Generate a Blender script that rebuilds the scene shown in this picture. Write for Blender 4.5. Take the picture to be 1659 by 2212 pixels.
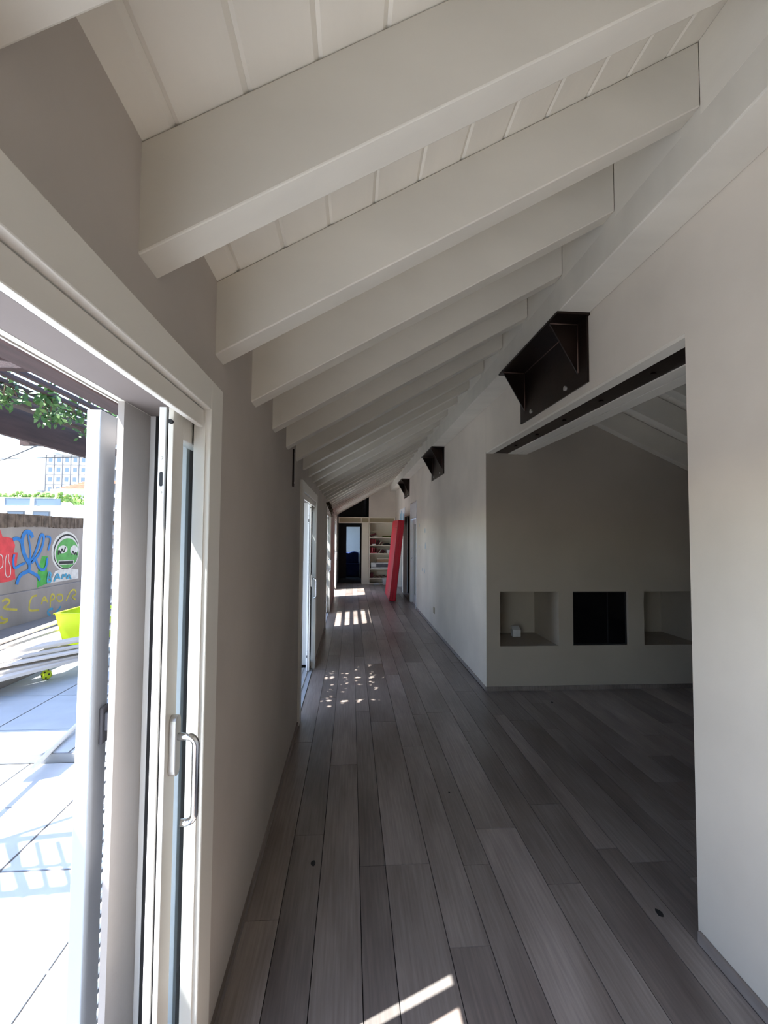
import bpy, bmesh, math, random
from mathutils import Vector, Matrix
R = random.Random(7)
scene = bpy.context.scene
for o in list(bpy.data.objects): bpy.data.objects.remove(o)
COL = scene.collection

# ------------------------------------------------------------------ camera
F_PX, PITCH, YAW, ROLL, EYE = 1000.0, .0448, .0702, .007, 1.6
def view_dir(u, v):
    c, s = math.cos(-ROLL), math.sin(-ROLL); u, v = c*u - s*v, s*u + c*v
    x, y, z = u, 1.0, -v
    c, s = math.cos(PITCH), math.sin(PITCH); y, z = c*y - s*z, s*y + c*z
    c, s = math.cos(YAW), math.sin(YAW); x, y = c*x + s*y, -s*x + c*y
    return Vector((x, y, z))
cam_d = bpy.data.cameras.new('camera'); cam = bpy.data.objects.new('camera', cam_d); COL.objects.link(cam)
fwd = view_dir(0, 0); rgt = view_dir(1, 0) - fwd; upv = view_dir(0, -1) - fwd
cam.matrix_world = Matrix(((rgt.x, upv.x, -fwd.x, 0), (rgt.y, upv.y, -fwd.y, 0), (rgt.z, upv.z, -fwd.z, EYE), (0, 0, 0, 1)))
cam_d.sensor_fit = 'HORIZONTAL'; cam_d.sensor_width = 36.0; cam_d.lens = F_PX/1659*36.0
cam_d.clip_start = .03; cam_d.clip_end = 800
scene.camera = cam

# ------------------------------------------------------------------ light
SUN = Vector((1.0, .45, -1.88)).normalized()
EXPOSURE, SKY, SUN_E = 2.24, .19, 5.8
w = bpy.data.worlds.new('sky'); scene.world = w; w.use_nodes = True
nt = w.node_tree; nt.nodes.clear()
wo = nt.nodes.new('ShaderNodeOutputWorld'); bg = nt.nodes.new('ShaderNodeBackground'); sk = nt.nodes.new('ShaderNodeTexSky')
sk.sky_type = 'NISHITA'; sk.sun_disc = False; sk.sun_elevation = math.asin(-SUN.z)
sk.sun_rotation = math.atan2(-SUN.x, -SUN.y); sk.air_density = 1.0; sk.dust_density = .6
bg.inputs['Strength'].default_value = SKY
nt.links.new(sk.outputs['Color'], bg.inputs['Color']); nt.links.new(bg.outputs[0], wo.inputs['Surface'])
sd = bpy.data.lights.new('sun', 'SUN'); sd.energy = SUN_E; sd.angle = math.radians(.45); sd.color = (1.0, .975, .935)
sun = bpy.data.objects.new('sun', sd); COL.objects.link(sun)
sun.rotation_euler = SUN.to_track_quat('-Z', 'Y').to_euler(); sun.location = (-8, -3, 14)
vs = scene.view_settings
vs.view_transform = 'Standard'; vs.look = 'None'; vs.gamma = 1.0; vs.use_curve_mapping = False; vs.exposure = EXPOSURE

# ------------------------------------------------------------------ materials
def new_mat(name):
    m = bpy.data.materials.new(name); m.use_nodes = True
    t = m.node_tree; b = t.nodes['Principled BSDF']
    return m, t, b
def nd(t, kind, **kw):
    n = t.nodes.new(kind)
    for k, v in kw.items(): setattr(n, k, v)
    return n
def mat(name, col, rough=.6, metal=0.0, var=0.0, vscale=3.0, stretch=(1, 1, 1), bump=0.0, bscale=40.0, rnd=0.0, col2=None, spec=.5):
    m, t, b = new_mat(name)
    b.inputs['Roughness'].default_value = rough; b.inputs['Metallic'].default_value = metal
    b.inputs['Specular IOR Level'].default_value = spec
    geo = nd(t, 'ShaderNodeNewGeometry')
    mp = nd(t, 'ShaderNodeMapping'); mp.inputs['Scale'].default_value = stretch
    t.links.new(geo.outputs['Position'], mp.inputs['Vector'])
    c2 = col2 or tuple(c*(1-var) for c in col)
    last = None
    if var > 0 or col2:
        nz = nd(t, 'ShaderNodeTexNoise'); nz.inputs['Scale'].default_value = vscale; nz.inputs['Detail'].default_value = 6
        t.links.new(mp.outputs[0], nz.inputs['Vector'])
        cr = nd(t, 'ShaderNodeValToRGB')
        cr.color_ramp.elements[0].position = .32; cr.color_ramp.elements[0].color = (*c2, 1)
        cr.color_ramp.elements[1].position = .68; cr.color_ramp.elements[1].color = (*[min(1, c*(1+var*.4)) for c in col], 1)
        t.links.new(nz.outputs['Fac'], cr.inputs['Fac']); last = cr.outputs['Color']
    if rnd > 0:
        oi = nd(t, 'ShaderNodeObjectInfo'); ma = nd(t, 'ShaderNodeMapRange')
        ma.inputs['To Min'].default_value = 1-rnd; ma.inputs['To Max'].default_value = 1+rnd
        t.links.new(oi.outputs['Random'], ma.inputs['Value'])
        mx = nd(t, 'ShaderNodeMix', data_type='RGBA', blend_type='MULTIPLY'); mx.inputs['Factor'].default_value = 1
        if last: t.links.new(last, mx.inputs['A'])
        else: mx.inputs['A'].default_value = (*col, 1)
        t.links.new(ma.outputs[0], mx.inputs['B']); last = mx.outputs['Result']
    if last: t.links.new(last, b.inputs['Base Color'])
    else: b.inputs['Base Color'].default_value = (*col, 1)
    if bump > 0:
        n2 = nd(t, 'ShaderNodeTexNoise'); n2.inputs['Scale'].default_value = bscale; n2.inputs['Detail'].default_value = 5
        t.links.new(mp.outputs[0], n2.inputs['Vector'])
        bp = nd(t, 'ShaderNodeBump'); bp.inputs['Strength'].default_value = bump; bp.inputs['Distance'].default_value = .01
        t.links.new(n2.outputs['Fac'], bp.inputs['Height']); t.links.new(bp.outputs[0], b.inputs['Normal'])
    return m
def glass_mat(name, tint=(.9, .95, .97), rough=.02):
    m, t, b = new_mat(name); t.nodes.remove(b)
    out = t.nodes['Material Output']
    tr = nd(t, 'ShaderNodeBsdfTransparent'); tr.inputs['Color'].default_value = (*tint, 1)
    gl = nd(t, 'ShaderNodeBsdfGlossy'); gl.inputs['Roughness'].default_value = rough
    lw = nd(t, 'ShaderNodeLayerWeight'); pw = nd(t, 'ShaderNodeMath', operation='POWER'); pw.inputs[1].default_value = 5
    t.links.new(lw.outputs['Facing'], pw.inputs[0])
    fr = nd(t, 'ShaderNodeMapRange'); fr.inputs['To Min'].default_value = .04; t.links.new(pw.outputs[0], fr.inputs['Value'])
    mx = nd(t, 'ShaderNodeMixShader')
    t.links.new(fr.outputs[0], mx.inputs[0]); t.links.new(tr.outputs[0], mx.inputs[1]); t.links.new(gl.outputs[0], mx.inputs[2])
    t.links.new(mx.outputs[0], out.inputs['Surface'])
    return m

M = {}
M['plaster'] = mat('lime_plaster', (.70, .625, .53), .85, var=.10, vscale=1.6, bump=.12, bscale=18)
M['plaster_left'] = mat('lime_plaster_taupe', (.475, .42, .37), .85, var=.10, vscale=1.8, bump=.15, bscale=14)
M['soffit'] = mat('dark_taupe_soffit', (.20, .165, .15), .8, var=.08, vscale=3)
M['render'] = mat('outer_taupe_render', (.40, .355, .325), .85, var=.08, vscale=3, bump=.15, bscale=30)
M['plaster_grey'] = mat('lime_plaster_grey', (.47, .415, .345), .85, var=.10, vscale=1.4, bump=.12, bscale=16)
M['white_wood'] = mat('white_limed_wood', (.76, .705, .61), .55, var=.07, vscale=5, stretch=(1, .25, 1), bump=.05, bscale=60)
M['rafter'] = mat('white_limed_rafter', (.70, .65, .56), .55, var=.08, vscale=5, stretch=(.35, 1, .6), bump=.05, bscale=60)
M['joint'] = mat('board_joint_dark', (.10, .09, .08), .9)
M['lacquer'] = mat('warm_white_lacquer', (.74, .70, .63), .35, var=.03, vscale=2)
M['white'] = mat('white_aluminium', (.82, .82, .82), .35, var=.02, vscale=2)
M['shutter'] = mat('pale_grey_shutter_paint', (.42, .45, .49), .45, var=.03)
M['black'] = mat('black_rubber', (.012, .012, .014), .6)
M['steel'] = mat('dark_brown_steel', (.022, .012, .009), .38, metal=.55, var=.4, vscale=6, bump=.05, bscale=30)
M['weld'] = mat('weld_bead', (.16, .10, .08), .45, metal=.7)
M['chrome'] = mat('chrome', (.75, .77, .8), .13, metal=1.0)
M['satin'] = mat('satin_plate', (.58, .56, .53), .35, metal=.5, var=.05)
M['glass'] = glass_mat('clear_glass')
M['dark_glass'] = mat('fireplace_glass', (.004, .004, .006), .08)
M['sub'] = mat('floor_joint', (.02, .018, .017), .9)
M['red'] = mat('red_leatherette', (.62, .012, .035), .42, var=.06, vscale=2)
M['seam'] = mat('red_piping', (.50, .06, .07), .5)
M['cream'] = mat('cream_laminate', (.84, .77, .63), .5, var=.04)
M['olive'] = mat('beige_frieze_panel', (.40, .33, .20), .7, var=.06)
M['dark_wall'] = mat('near_black_wall', (.05, .048, .05), .8, var=.1)  # near-black base colour for the closet and passage walls
M['blue_cloth'] = mat('navy_cloth', (.012, .03, .13), .9, var=.3, vscale=4, bump=.3, bscale=6)
M['bluewhite'] = mat('pale_wall', (.44, .46, .48), .8, var=.04)
M['terrace'] = mat('terrace_stone', (.45, .495, .545), .7, var=.08, vscale=5, bump=.06, bscale=60, rnd=.04)
M['grout'] = mat('terrace_grout', (.13, .12, .115), .9)
M['concrete'] = mat('stained_concrete', (.30, .275, .26), .9, var=.22, vscale=2.2, stretch=(1, 1, .35), bump=.2, bscale=20)
M['coping'] = mat('mossy_coping', (.15, .115, .09), .95, var=.55, vscale=9, bump=.8, bscale=25)
M['pergola'] = mat('brown_pergola_wood', (.05, .027, .026), .75, var=.35, vscale=5, stretch=(4, .35, 4), bump=.2, bscale=30)
M['board'] = mat('bleached_timber', (.62, .57, .52), .7, var=.12, vscale=6, stretch=(1, .2, 1), rnd=.12)
M['lime'] = mat('lime_plastic', (.58, .72, .015), .4)
M['leaf'] = mat('vine_leaf', (.03, .10, .03), .55, var=.45, vscale=7, col2=(.09, .17, .03), rnd=.2)
M['hedge'] = mat('hedge_leaf', (.10, .20, .04), .7, col2=(.22, .32, .07), var=.3, vscale=3)
M['stem'] = mat('vine_stem', (.10, .07, .04), .8)
M['town_white'] = mat('town_render_white', (.72, .73, .74), .8, var=.05, vscale=.3)
M['town_grey'] = mat('town_joint_grey', (.13, .13, .14), .8)  # dark grey for tower ribs, bands, window frames and vents
M['town_glass'] = mat('town_window_glass', (.07, .11, .17), .2)
M['roof_tile'] = mat('terracotta_tile', (.48, .17, .11), .8, var=.3, vscale=2, rnd=.15)
M['cable'] = mat('grey_cable', (.10, .11, .13), .6)
M['rope'] = mat('pale_pole', (.72, .70, .66), .5)
M['ground'] = mat('town_ground', (.25, .24, .22), .9, var=.2, vscale=.05)
M['kerb'] = mat('kerb_concrete', (.27, .255, .25), .9, var=.15, vscale=3, bump=.1, bscale=30)
M['step'] = mat('step_riser', (.22, .225, .23), .85, var=.1)
for k, c in {'g_blue': (.02, .18, .52), 'g_red': (.62, .05, .06), 'g_green': (.06, .36, .06), 'g_face': (.09, .34, .08), 'g_white': (.62, .62, .60),
             'g_black': (.02, .02, .02), 'g_yellow': (.52, .44, .06), 'g_sky': (.06, .33, .52)}.items():
    M[k] = mat('spray_'+k[2:], c, .8, var=.22, vscale=9)
for k, c in {'b_red': (.30, .015, .02), 'b_dark': (.05, .022, .02), 'b_pink': (.62, .10, .13), 'b_maroon': (.14, .012, .02), 'b_green': (.13, .15, .03),
             'card': (.38, .24, .14), 'wood_scrap': (.30, .16, .08), 'tan_scrap': (.46, .30, .17), 'plastic_white': (.75, .76, .77), 'grey_box': (.14, .14, .16)}.items():
    M[k] = mat(k+'_paint', c, .6, var=.12, vscale=8)
def floor_mat():
    m, t, b = new_mat('smoked_oak_plank')
    geo = nd(t, 'ShaderNodeNewGeometry'); oi = nd(t, 'ShaderNodeObjectInfo')
    off = nd(t, 'ShaderNodeVectorMath', operation='SCALE'); off.inputs['Scale'].default_value = 37.0
    cmb = nd(t, 'ShaderNodeCombineXYZ'); t.links.new(oi.outputs['Random'], cmb.inputs[0]); t.links.new(oi.outputs['Random'], cmb.inputs[1])
    t.links.new(cmb.outputs[0], off.inputs[0])
    ad = nd(t, 'ShaderNodeVectorMath', operation='ADD'); t.links.new(geo.outputs['Position'], ad.inputs[0]); t.links.new(off.outputs[0], ad.inputs[1])
    def noise(sc, st, det=7):
        mp = nd(t, 'ShaderNodeMapping'); mp.inputs['Scale'].default_value = st; t.links.new(ad.outputs[0], mp.inputs['Vector'])
        n = nd(t, 'ShaderNodeTexNoise'); n.inputs['Scale'].default_value = sc; n.inputs['Detail'].default_value = det
        t.links.new(mp.outputs[0], n.inputs['Vector']); return n
    n1 = noise(3.5, (1.0, .28, 1)); n2 = noise(16, (6, .22, 1), 9)
    r1 = nd(t, 'ShaderNodeValToRGB'); e = r1.color_ramp.elements
    e[0].position = .30; e[0].color = (.165, .133, .118, 1); e[1].position = .72; e[1].color = (.340, .290, .264, 1)
    t.links.new(n1.outputs['Fac'], r1.inputs['Fac'])
    r2 = nd(t, 'ShaderNodeMapRange'); r2.inputs['From Min'].default_value = .3; r2.inputs['From Max'].default_value = .7
    r2.inputs['To Min'].default_value = .80; r2.inputs['To Max'].default_value = 1.14; t.links.new(n2.outputs['Fac'], r2.inputs['Value'])
    r3 = nd(t, 'ShaderNodeMapRange'); r3.inputs['To Min'].default_value = .78; r3.inputs['To Max'].default_value = 1.28
    t.links.new(oi.outputs['Random'], r3.inputs['Value'])
    mu = nd(t, 'ShaderNodeMath', operation='MULTIPLY'); t.links.new(r2.outputs[0], mu.inputs[0]); t.links.new(r3.outputs[0], mu.inputs[1])
    mx = nd(t, 'ShaderNodeMix', data_type='RGBA', blend_type='MULTIPLY'); mx.inputs['Factor'].default_value = 1
    t.links.new(r1.outputs['Color'], mx.inputs['A']); t.links.new(mu.outputs[0], mx.inputs['B'])
    t.links.new(mx.outputs['Result'], b.inputs['Base Color'])
    rr = nd(t, 'ShaderNodeMapRange'); rr.inputs['To Min'].default_value = .28; rr.inputs['To Max'].default_value = .44
    t.links.new(n1.outputs['Fac'], rr.inputs['Value']); t.links.new(rr.outputs[0], b.inputs['Roughness'])
    bp = nd(t, 'ShaderNodeBump'); bp.inputs['Strength'].default_value = .06; bp.inputs['Distance'].default_value = .004
    t.links.new(n2.outputs['Fac'], bp.inputs['Height']); t.links.new(bp.outputs[0], b.inputs['Normal'])
    return m
M['plank'] = floor_mat()

# ------------------------------------------------------------------ helpers
def tag(o, label=None, cat=None, group=None, kind=None):
    if label: o['label'] = label
    if cat: o['category'] = cat
    if group: o['group'] = group
    if kind: o['kind'] = kind
    return o
def empty(name, loc=(0, 0, 0), rz=0.0):
    o = bpy.data.objects.new(name, None); o.location = loc; o.rotation_euler = (0, 0, rz); o.empty_display_size = .1
    COL.objects.link(o); return o
def box(bm, x0, x1, y0, y1, z0, z1):
    v = [bm.verts.new(p) for p in ((x0, y0, z0), (x1, y0, z0), (x1, y1, z0), (x0, y1, z0), (x0, y0, z1), (x1, y0, z1), (x1, y1, z1), (x0, y1, z1))]
    for f in ((3, 2, 1, 0), (4, 5, 6, 7), (0, 1, 5, 4), (1, 2, 6, 5), (2, 3, 7, 6), (3, 0, 4, 7)): bm.faces.new([v[i] for i in f])
def prism(bm, poly, axis, a, b):
    """poly in the two other axes (in x,y,z order), extruded along axis from a to b"""
    def P(p, t):
        return ((t, p[0], p[1]), (p[0], t, p[1]), (p[0], p[1], t))[axis]
    n = len(poly); lo = [bm.verts.new(P(p, a)) for p in poly]; hi = [bm.verts.new(P(p, b)) for p in poly]
    bm.faces.new(lo[::-1]); bm.faces.new(hi)
    for i in range(n): bm.faces.new((lo[i], lo[(i+1) % n], hi[(i+1) % n], hi[i]))
def tube(bm, pts, r, seg=10, closed=True):
    pts = [Vector(p) for p in pts]; rings = []
    up = None
    for i, p in enumerate(pts):
        d = (pts[min(i+1, len(pts)-1)] - pts[max(i-1, 0)]).normalized()
        if up is None: up = Vector((0, 0, 1)) if abs(d.z) < .9 else Vector((0, 1, 0))
        s = d.cross(up).normalized(); up = s.cross(d).normalized()
        rr = r[i] if isinstance(r, (list, tuple)) else r
        rings.append([bm.verts.new(p + (s*math.cos(2*math.pi*k/seg) + up*math.sin(2*math.pi*k/seg))*rr) for k in range(seg)])
    for a, b in zip(rings, rings[1:]):
        for k in range(seg): bm.faces.new((a[k], a[(k+1) % seg], b[(k+1) % seg], b[k]))
    if closed: bm.faces.new(rings[0][::-1]); bm.faces.new(rings[-1])
def mk(name, bm, m, parent=None, bevel=0.0, smooth=False, segs=2):
    bmesh.ops.recalc_face_normals(bm, faces=bm.faces[:])
    me = bpy.data.meshes.new(name); bm.to_mesh(me); bm.free(); me.materials.append(M[m])
    o = bpy.data.objects.new(name, me); COL.objects.link(o)
    if parent: o.parent = parent
    if smooth:
        for p in me.polygons: p.use_smooth = True
    if bevel:
        md = o.modifiers.new('bevel', 'BEVEL'); md.width = bevel; md.segments = segs; md.limit_method = 'ANGLE'
    return o
def bx(name, m, parent, x0, x1, y0, y1, z0, z1, bevel=0.0):
    bm = bmesh.new(); box(bm, x0, x1, y0, y1, z0, z1); return mk(name, bm, m, parent, bevel)
def pz(name, m, parent, poly, axis, a, b, bevel=0.0):
    bm = bmesh.new(); prism(bm, poly, axis, a, b); return mk(name, bm, m, parent, bevel)
def tb(name, m, parent, pts, r, seg=10):
    bm = bmesh.new(); tube(bm, pts, r, seg); return mk(name, bm, m, parent, 0, True)
def copy_tree(o, parent=None):
    c = o.copy(); COL.objects.link(c)
    if parent: c.parent = parent
    for ch in list(o.children): copy_tree(ch, c)
    return c
UNIT = None
def unit(name, m, parent, x0, x1, y0, y1, z0, z1):
    """box piece sharing one unit mesh per material"""
    key = 'unit_'+m
    me = bpy.data.meshes.get(key)
    if me is None:
        bm = bmesh.new(); box(bm, -.5, .5, -.5, .5, -.5, .5); bmesh.ops.recalc_face_normals(bm, faces=bm.faces[:])
        me = bpy.data.meshes.new(key); bm.to_mesh(me); bm.free(); me.materials.append(M[m])
    o = bpy.data.objects.new(name, me); COL.objects.link(o)
    o.location = ((x0+x1)/2, (y0+y1)/2, (z0+z1)/2); o.scale = (x1-x0, y1-y0, z1-z0)
    if parent: o.parent = parent
    return o
def grid_wall(bm, axis, t0, t1, u0, u1, z0, z1, holes):
    """slab of thickness t0..t1 on axis (0 = x, 1 = y); u is the other horizontal axis; holes = (u0,u1,z0,z1)"""
    us = sorted({u0, u1, *[h[0] for h in holes], *[h[1] for h in holes]}); us = [u for u in us if u0 <= u <= u1]
    for a, b in zip(us, us[1:]):
        c = (a+b)/2; cuts = sorted([(h[2], h[3]) for h in holes if h[0] < c < h[1]]); z = z0
        for h0, h1 in cuts + [(z1, z1)]:
            if h0 > z + 1e-6:
                if axis == 0: box(bm, t0, t1, a, b, z, h0)
                else: box(bm, a, b, t0, t1, z, h0)
            z = max(z, h1)

# ------------------------------------------------------------------ key dimensions
XL, XR = -.4316, 1.387          # corridor wall faces
YN, YF, YB = 4.694, 14.45, -2.6  # niche wall, cabinet wall, wall behind the camera
K = .575                        # roof slope
DOORS = [(-1.9, 1.375), (4.06, 5.55), (7.88, 9.40), (11.62, 13.15)]
DH = 1.957                      # door opening head
def zb(x): return 2.155 + K*(x - XL)   # rafter underside
def zt(x): return 2.392 + K*(x - XL)   # rafter top / board underside

# ------------------------------------------------------------------ floor
cuts = [-.432, -.282, -.128, .056, .180, .395, .556, .686, .910, 1.066, 1.258, 1.372]
pat = [.150, .182, .128, .205, .160, .135, .220, .155, .182, .120]
while cuts[-1] < 5.0: cuts.append(cuts[-1] + pat[(len(cuts)*3) % len(pat)])
floor = bx('floor', 'sub', None, -.62, 5.2, YB, 19.0, -.10, -.012); tag(floor, 'dark grey brown oak plank floor along the corridor', None, None, 'structure')
ends = {0: 2.012, 1: 2.543, 3: 2.295, 5: 1.838, 6: 2.274, 8: 2.13, 9: 2.744, 10: 2.347}
for i, (a, b) in enumerate(zip(cuts, cuts[1:])):
    far = YF+.3 if a < XR - .05 else YN + .01
    near = .6
    y0 = ends.get(i, .9 + R.random()*1.7)
    ys = [y0]
    while ys[-1] < far: ys.append(ys[-1] + R.uniform(1.55, 2.05))
    while ys[0] > near: ys.insert(0, ys[0] - R.uniform(1.6, 2.0))
    ys = [y for y in ys if y < far] + [far]
    for c, d in zip(ys, ys[1:]):
        if d - c < .02: continue
        g = .0016
        unit('plank', 'plank', floor, a+g, b-g, c+g, d-g, -.012, R.uniform(-.0006, .0006))
unit('plank', 'plank', floor, -.43, XR, YB, -.9, -.012, 0)
for a_, b_ in ((9.80, 10.78), (10.98, 12.35), (12.55, 13.75)): unit('plank', 'plank', floor, 1.374, 1.52, a_, b_, -.012, .0002)

for (x_, y_, r_) in ((-.167, 2.331, .012), (1.317, 1.946, .014), (1.92, 4.35, .012), (.62, 2.9, .006)):
    bm = bmesh.new(); prism(bm, [(x_+r_*math.cos(a)*R.uniform(.8, 1.1), y_+1.7*r_*math.sin(a)*R.uniform(.8, 1.1)) for a in [2*math.pi*k/10 for k in range(10)]], 2, .0005, .0012); mk('wood_knot', bm, 'black', floor)

# ------------------------------------------------------------------ walls
wl = bmesh.new(); hol = [(a, b, -.1, DH) for a, b in DOORS] + [(16.9, 18.6, .2, 2.1)]
grid_wall(wl, 0, -.460, XL, YB, 19, 0, 2.395, hol)
hol2 = [(a-.02, b-.070, -.1, DH) for a, b in DOORS] + [(16.9, 18.6, .2, 2.1)]
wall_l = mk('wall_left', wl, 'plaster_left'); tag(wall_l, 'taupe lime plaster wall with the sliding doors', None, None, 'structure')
wo_ = bmesh.new(); grid_wall(wo_, 0, -.642, -.625, YB, 19, -.1, 2.36, hol2)
tag(mk('wall_outer', wo_, 'render'), 'outer taupe render layer around the terrace doors', None, None, 'structure')
wr = bmesh.new()
grid_wall(wr, 0, XR, 1.82, YB, 1.812, 0, 3.62, [])
grid_wall(wr, 0, XR, 1.82, 1.812, YN, 2.445, 3.62, [])
grid_wall(wr, 0, XR, 1.50, YN+.004, YF, 0, 3.62, [(9.80, 10.78, -.1, 2.28), (10.98, 12.35, -.1, 2.02), (12.55, 13.75, -.1, 1.76)])
wall_r = mk('wall_right', wr, 'plaster'); tag(wall_r, 'pale lime plaster wall with a wide opening', None, None, 'structure')
wn = bmesh.new(); NZ0, NZ1 = .447, 1.003
NICHES = [(1.530, 2.150), (2.303, 2.898), (3.072, 3.700)]
grid_wall(wn, 1, YN, YN+.64, XR+.0005, 5.2, 0, 3.45, [(a, b, NZ0, NZ1) for a, b in NICHES])
box(wn, 1.50, 5.2, YN+.64, YN+.74, 0, 3.45)
wall_n = mk('wall_niche', wn, 'plaster_grey'); tag(wall_n, 'grey beige plaster wall with three square niches', None, None, 'structure')
wb = bmesh.new(); grid_wall(wb, 1, YB-.1, YB, -.62, 5.2, -.1, 3.9, [])
tag(mk('wall_back', wb, 'plaster'), 'plain plaster wall closing the near end', None, None, 'structure')
ws = bmesh.new(); box(ws, 5.1, 5.2, YB, YN, -.1, 3.4)
tag(mk('wall_side', ws, 'plaster'), 'plain plaster side wall of the dark room', None, None, 'structure')
# skirting
tag(bx('baseboard_right', 'plank', None, XR-.014, XR, YB, 1.80, 0, .045, .002), 'thin grey brown skirting below the near pale wall', None, None, 'structure')
tag(bx('baseboard_far', 'plank', None, XR-.012, XR, YN, 9.74, 0, .04, .002), 'thin grey brown skirting along the corridor wall', None, None, 'structure')
tag(bx('baseboard_niche', 'plank', None, XR, 5.1, YN-.012, YN, 0, .045, .002), 'thin grey brown skirting below the niche wall', None, None, 'structure')
bl = bmesh.new()
for (a, b), (c, d) in zip(DOORS, DOORS[1:]): box(bl, XL, XL+.012, b+.13, c-.13, 0, .035)
tag(mk('baseboard_left', bl, 'plank'), 'thin dark skirting along the taupe wall', None, None, 'structure')
# steel lintel over the opening
lint = empty('trim_1', (1.6, 3.25, 2.445)); tag(lint, 'white lined lintel with a dark steel flange over the opening', None, None, 'structure')
def under(name, m, x0, x1, z0, z1, bev=0.0):
    o = bx(name, m, lint, x0-1.6, x1-1.6, 1.815-3.25, YN-.005-3.25, z0-2.445, z1-2.445, bev); return o
under('lintel_board', 'white_wood', XR+.002, 1.462, 2.428, 2.446); under('lintel_board', 'white_wood', 1.622, 1.715, 2.428, 2.446); under('lintel_board', 'white_wood', 1.722, 1.82, 2.428, 2.446)
fl = under('steel_flange', 'steel', 1.464, 1.620, 2.434, 2.446)
for y in (2.25, 2.75, 3.25, 3.75, 4.25):
    bm = bmesh.new(); bmesh.ops.create_cone(bm, cap_ends=True, segments=10, radius1=.016, radius2=.013, depth=.010)
    bmesh.ops.translate(bm, verts=bm.verts[:], vec=(1.545-1.6, y-3.25, 2.430-2.445)); mk('bolt', bm, 'steel', lint)

# ------------------------------------------------------------------ ceiling
cb = bmesh.new()
prism(cb, [(-.70, zt(-.70)+.03), (1.60, zt(1.60)+.03), (1.60, zt(1.60)+.16), (-.70, zt(-.70)+.16)], 1, YB-.1, 19)
ceil = mk('ceiling', cb, 'plaster'); tag(ceil, 'white sloping board ceiling carried on rafters', None, None, 'structure')
edges = [-.605, -.368] + [-.368+.1445*i for i in range(1, 11)] + [1.24]
for a, b in zip(edges, edges[1:]):
    for c, d in ((YB, .55), (.55, 4.66), (4.66, 8.9), (8.9, 15.2)):
        ch = .009
        poly = [(a+.0001+ch, zt(a+ch)), (b-.0001-ch, zt(b-ch)), (b-.0001, zt(b)+ch*.7), (b-.0001, zt(b)+.022), (a+.0001, zt(a)+.022), (a+.0001, zt(a)+ch*.7)]
        pz('ceiling_board', 'white_wood', ceil, poly, 1, c+.001, d-.001)
ras = bmesh.new()
X1 = 1.196
prism(ras, [(-.455, zb(-.455)), (X1, zb(X1)), (X1, zt(X1)-.001), (-.455, zt(-.455)-.001)], 1, -.0931, 0)
r0 = mk('rafter', ras, 'rafter', ceil, .004)
rafts = []
for i in range(-6, 24):
    o = r0 if i == -6 else r0.copy()
    if i != -6: COL.objects.link(o)
    yy = 1.0305 + .5273*i + (.048 if i == -1 else 0); o.location = (0, yy, 0); o.parent = ceil; rafts.append(yy)
for a, b in zip(rafts, rafts[1:]):
    bx('blocking_panel', 'white_wood', ceil, 1.196, 1.212, a, b-.0931, 3.06, zt(1.196)-.001)
bx('ridge_beam', 'rafter', ceil, 1.1965, XR-.001, YB, YF-.02, 2.902, 3.105, .006)
# smooth soffit over the far end
pz('soffit_panel', 'plaster', ceil, [(-.455, zb(-.455)), (1.213, zb(1.213)), (1.213, zb(1.213)+.05), (-.455, zb(-.455)+.05)], 1, rafts[-1]+.05, YF+.02)
# other roof slope over the dark room
def rb(x): return 2.757 - .455*(x - 2.54)
c2 = bmesh.new()
prism(c2, [(1.55, rb(1.55)+.29), (5.25, rb(5.25)+.29), (5.25, rb(5.25)+.45), (1.55, rb(1.55)+.62)], 1, YB-.1, 6)
ceil2 = mk('ceiling_room', c2, 'plaster'); tag(ceil2, 'white sloping board ceiling of the dark side room', None, None, 'structure')
for k in range(22):
    a = 1.82 + .15*k; b = a + .15
    if b > 5.1: break
    pz('ceiling_board', 'white_wood', ceil2, [(a+.004, rb(a)+.245), (b-.004, rb(b)+.245), (b-.001, rb(b)+.285), (a+.001, rb(a)+.285)], 1, .4, YN-.001)
for k in range(8):
    y1 = YN - .004 - .56*k
    pz('rafter', 'rafter', ceil2, [(1.83, rb(1.83)), (5.09, rb(5.09)), (5.09, rb(5.09)+.24), (1.83, rb(1.83)+.24)], 1, y1-.095, y1, .004)

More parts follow.
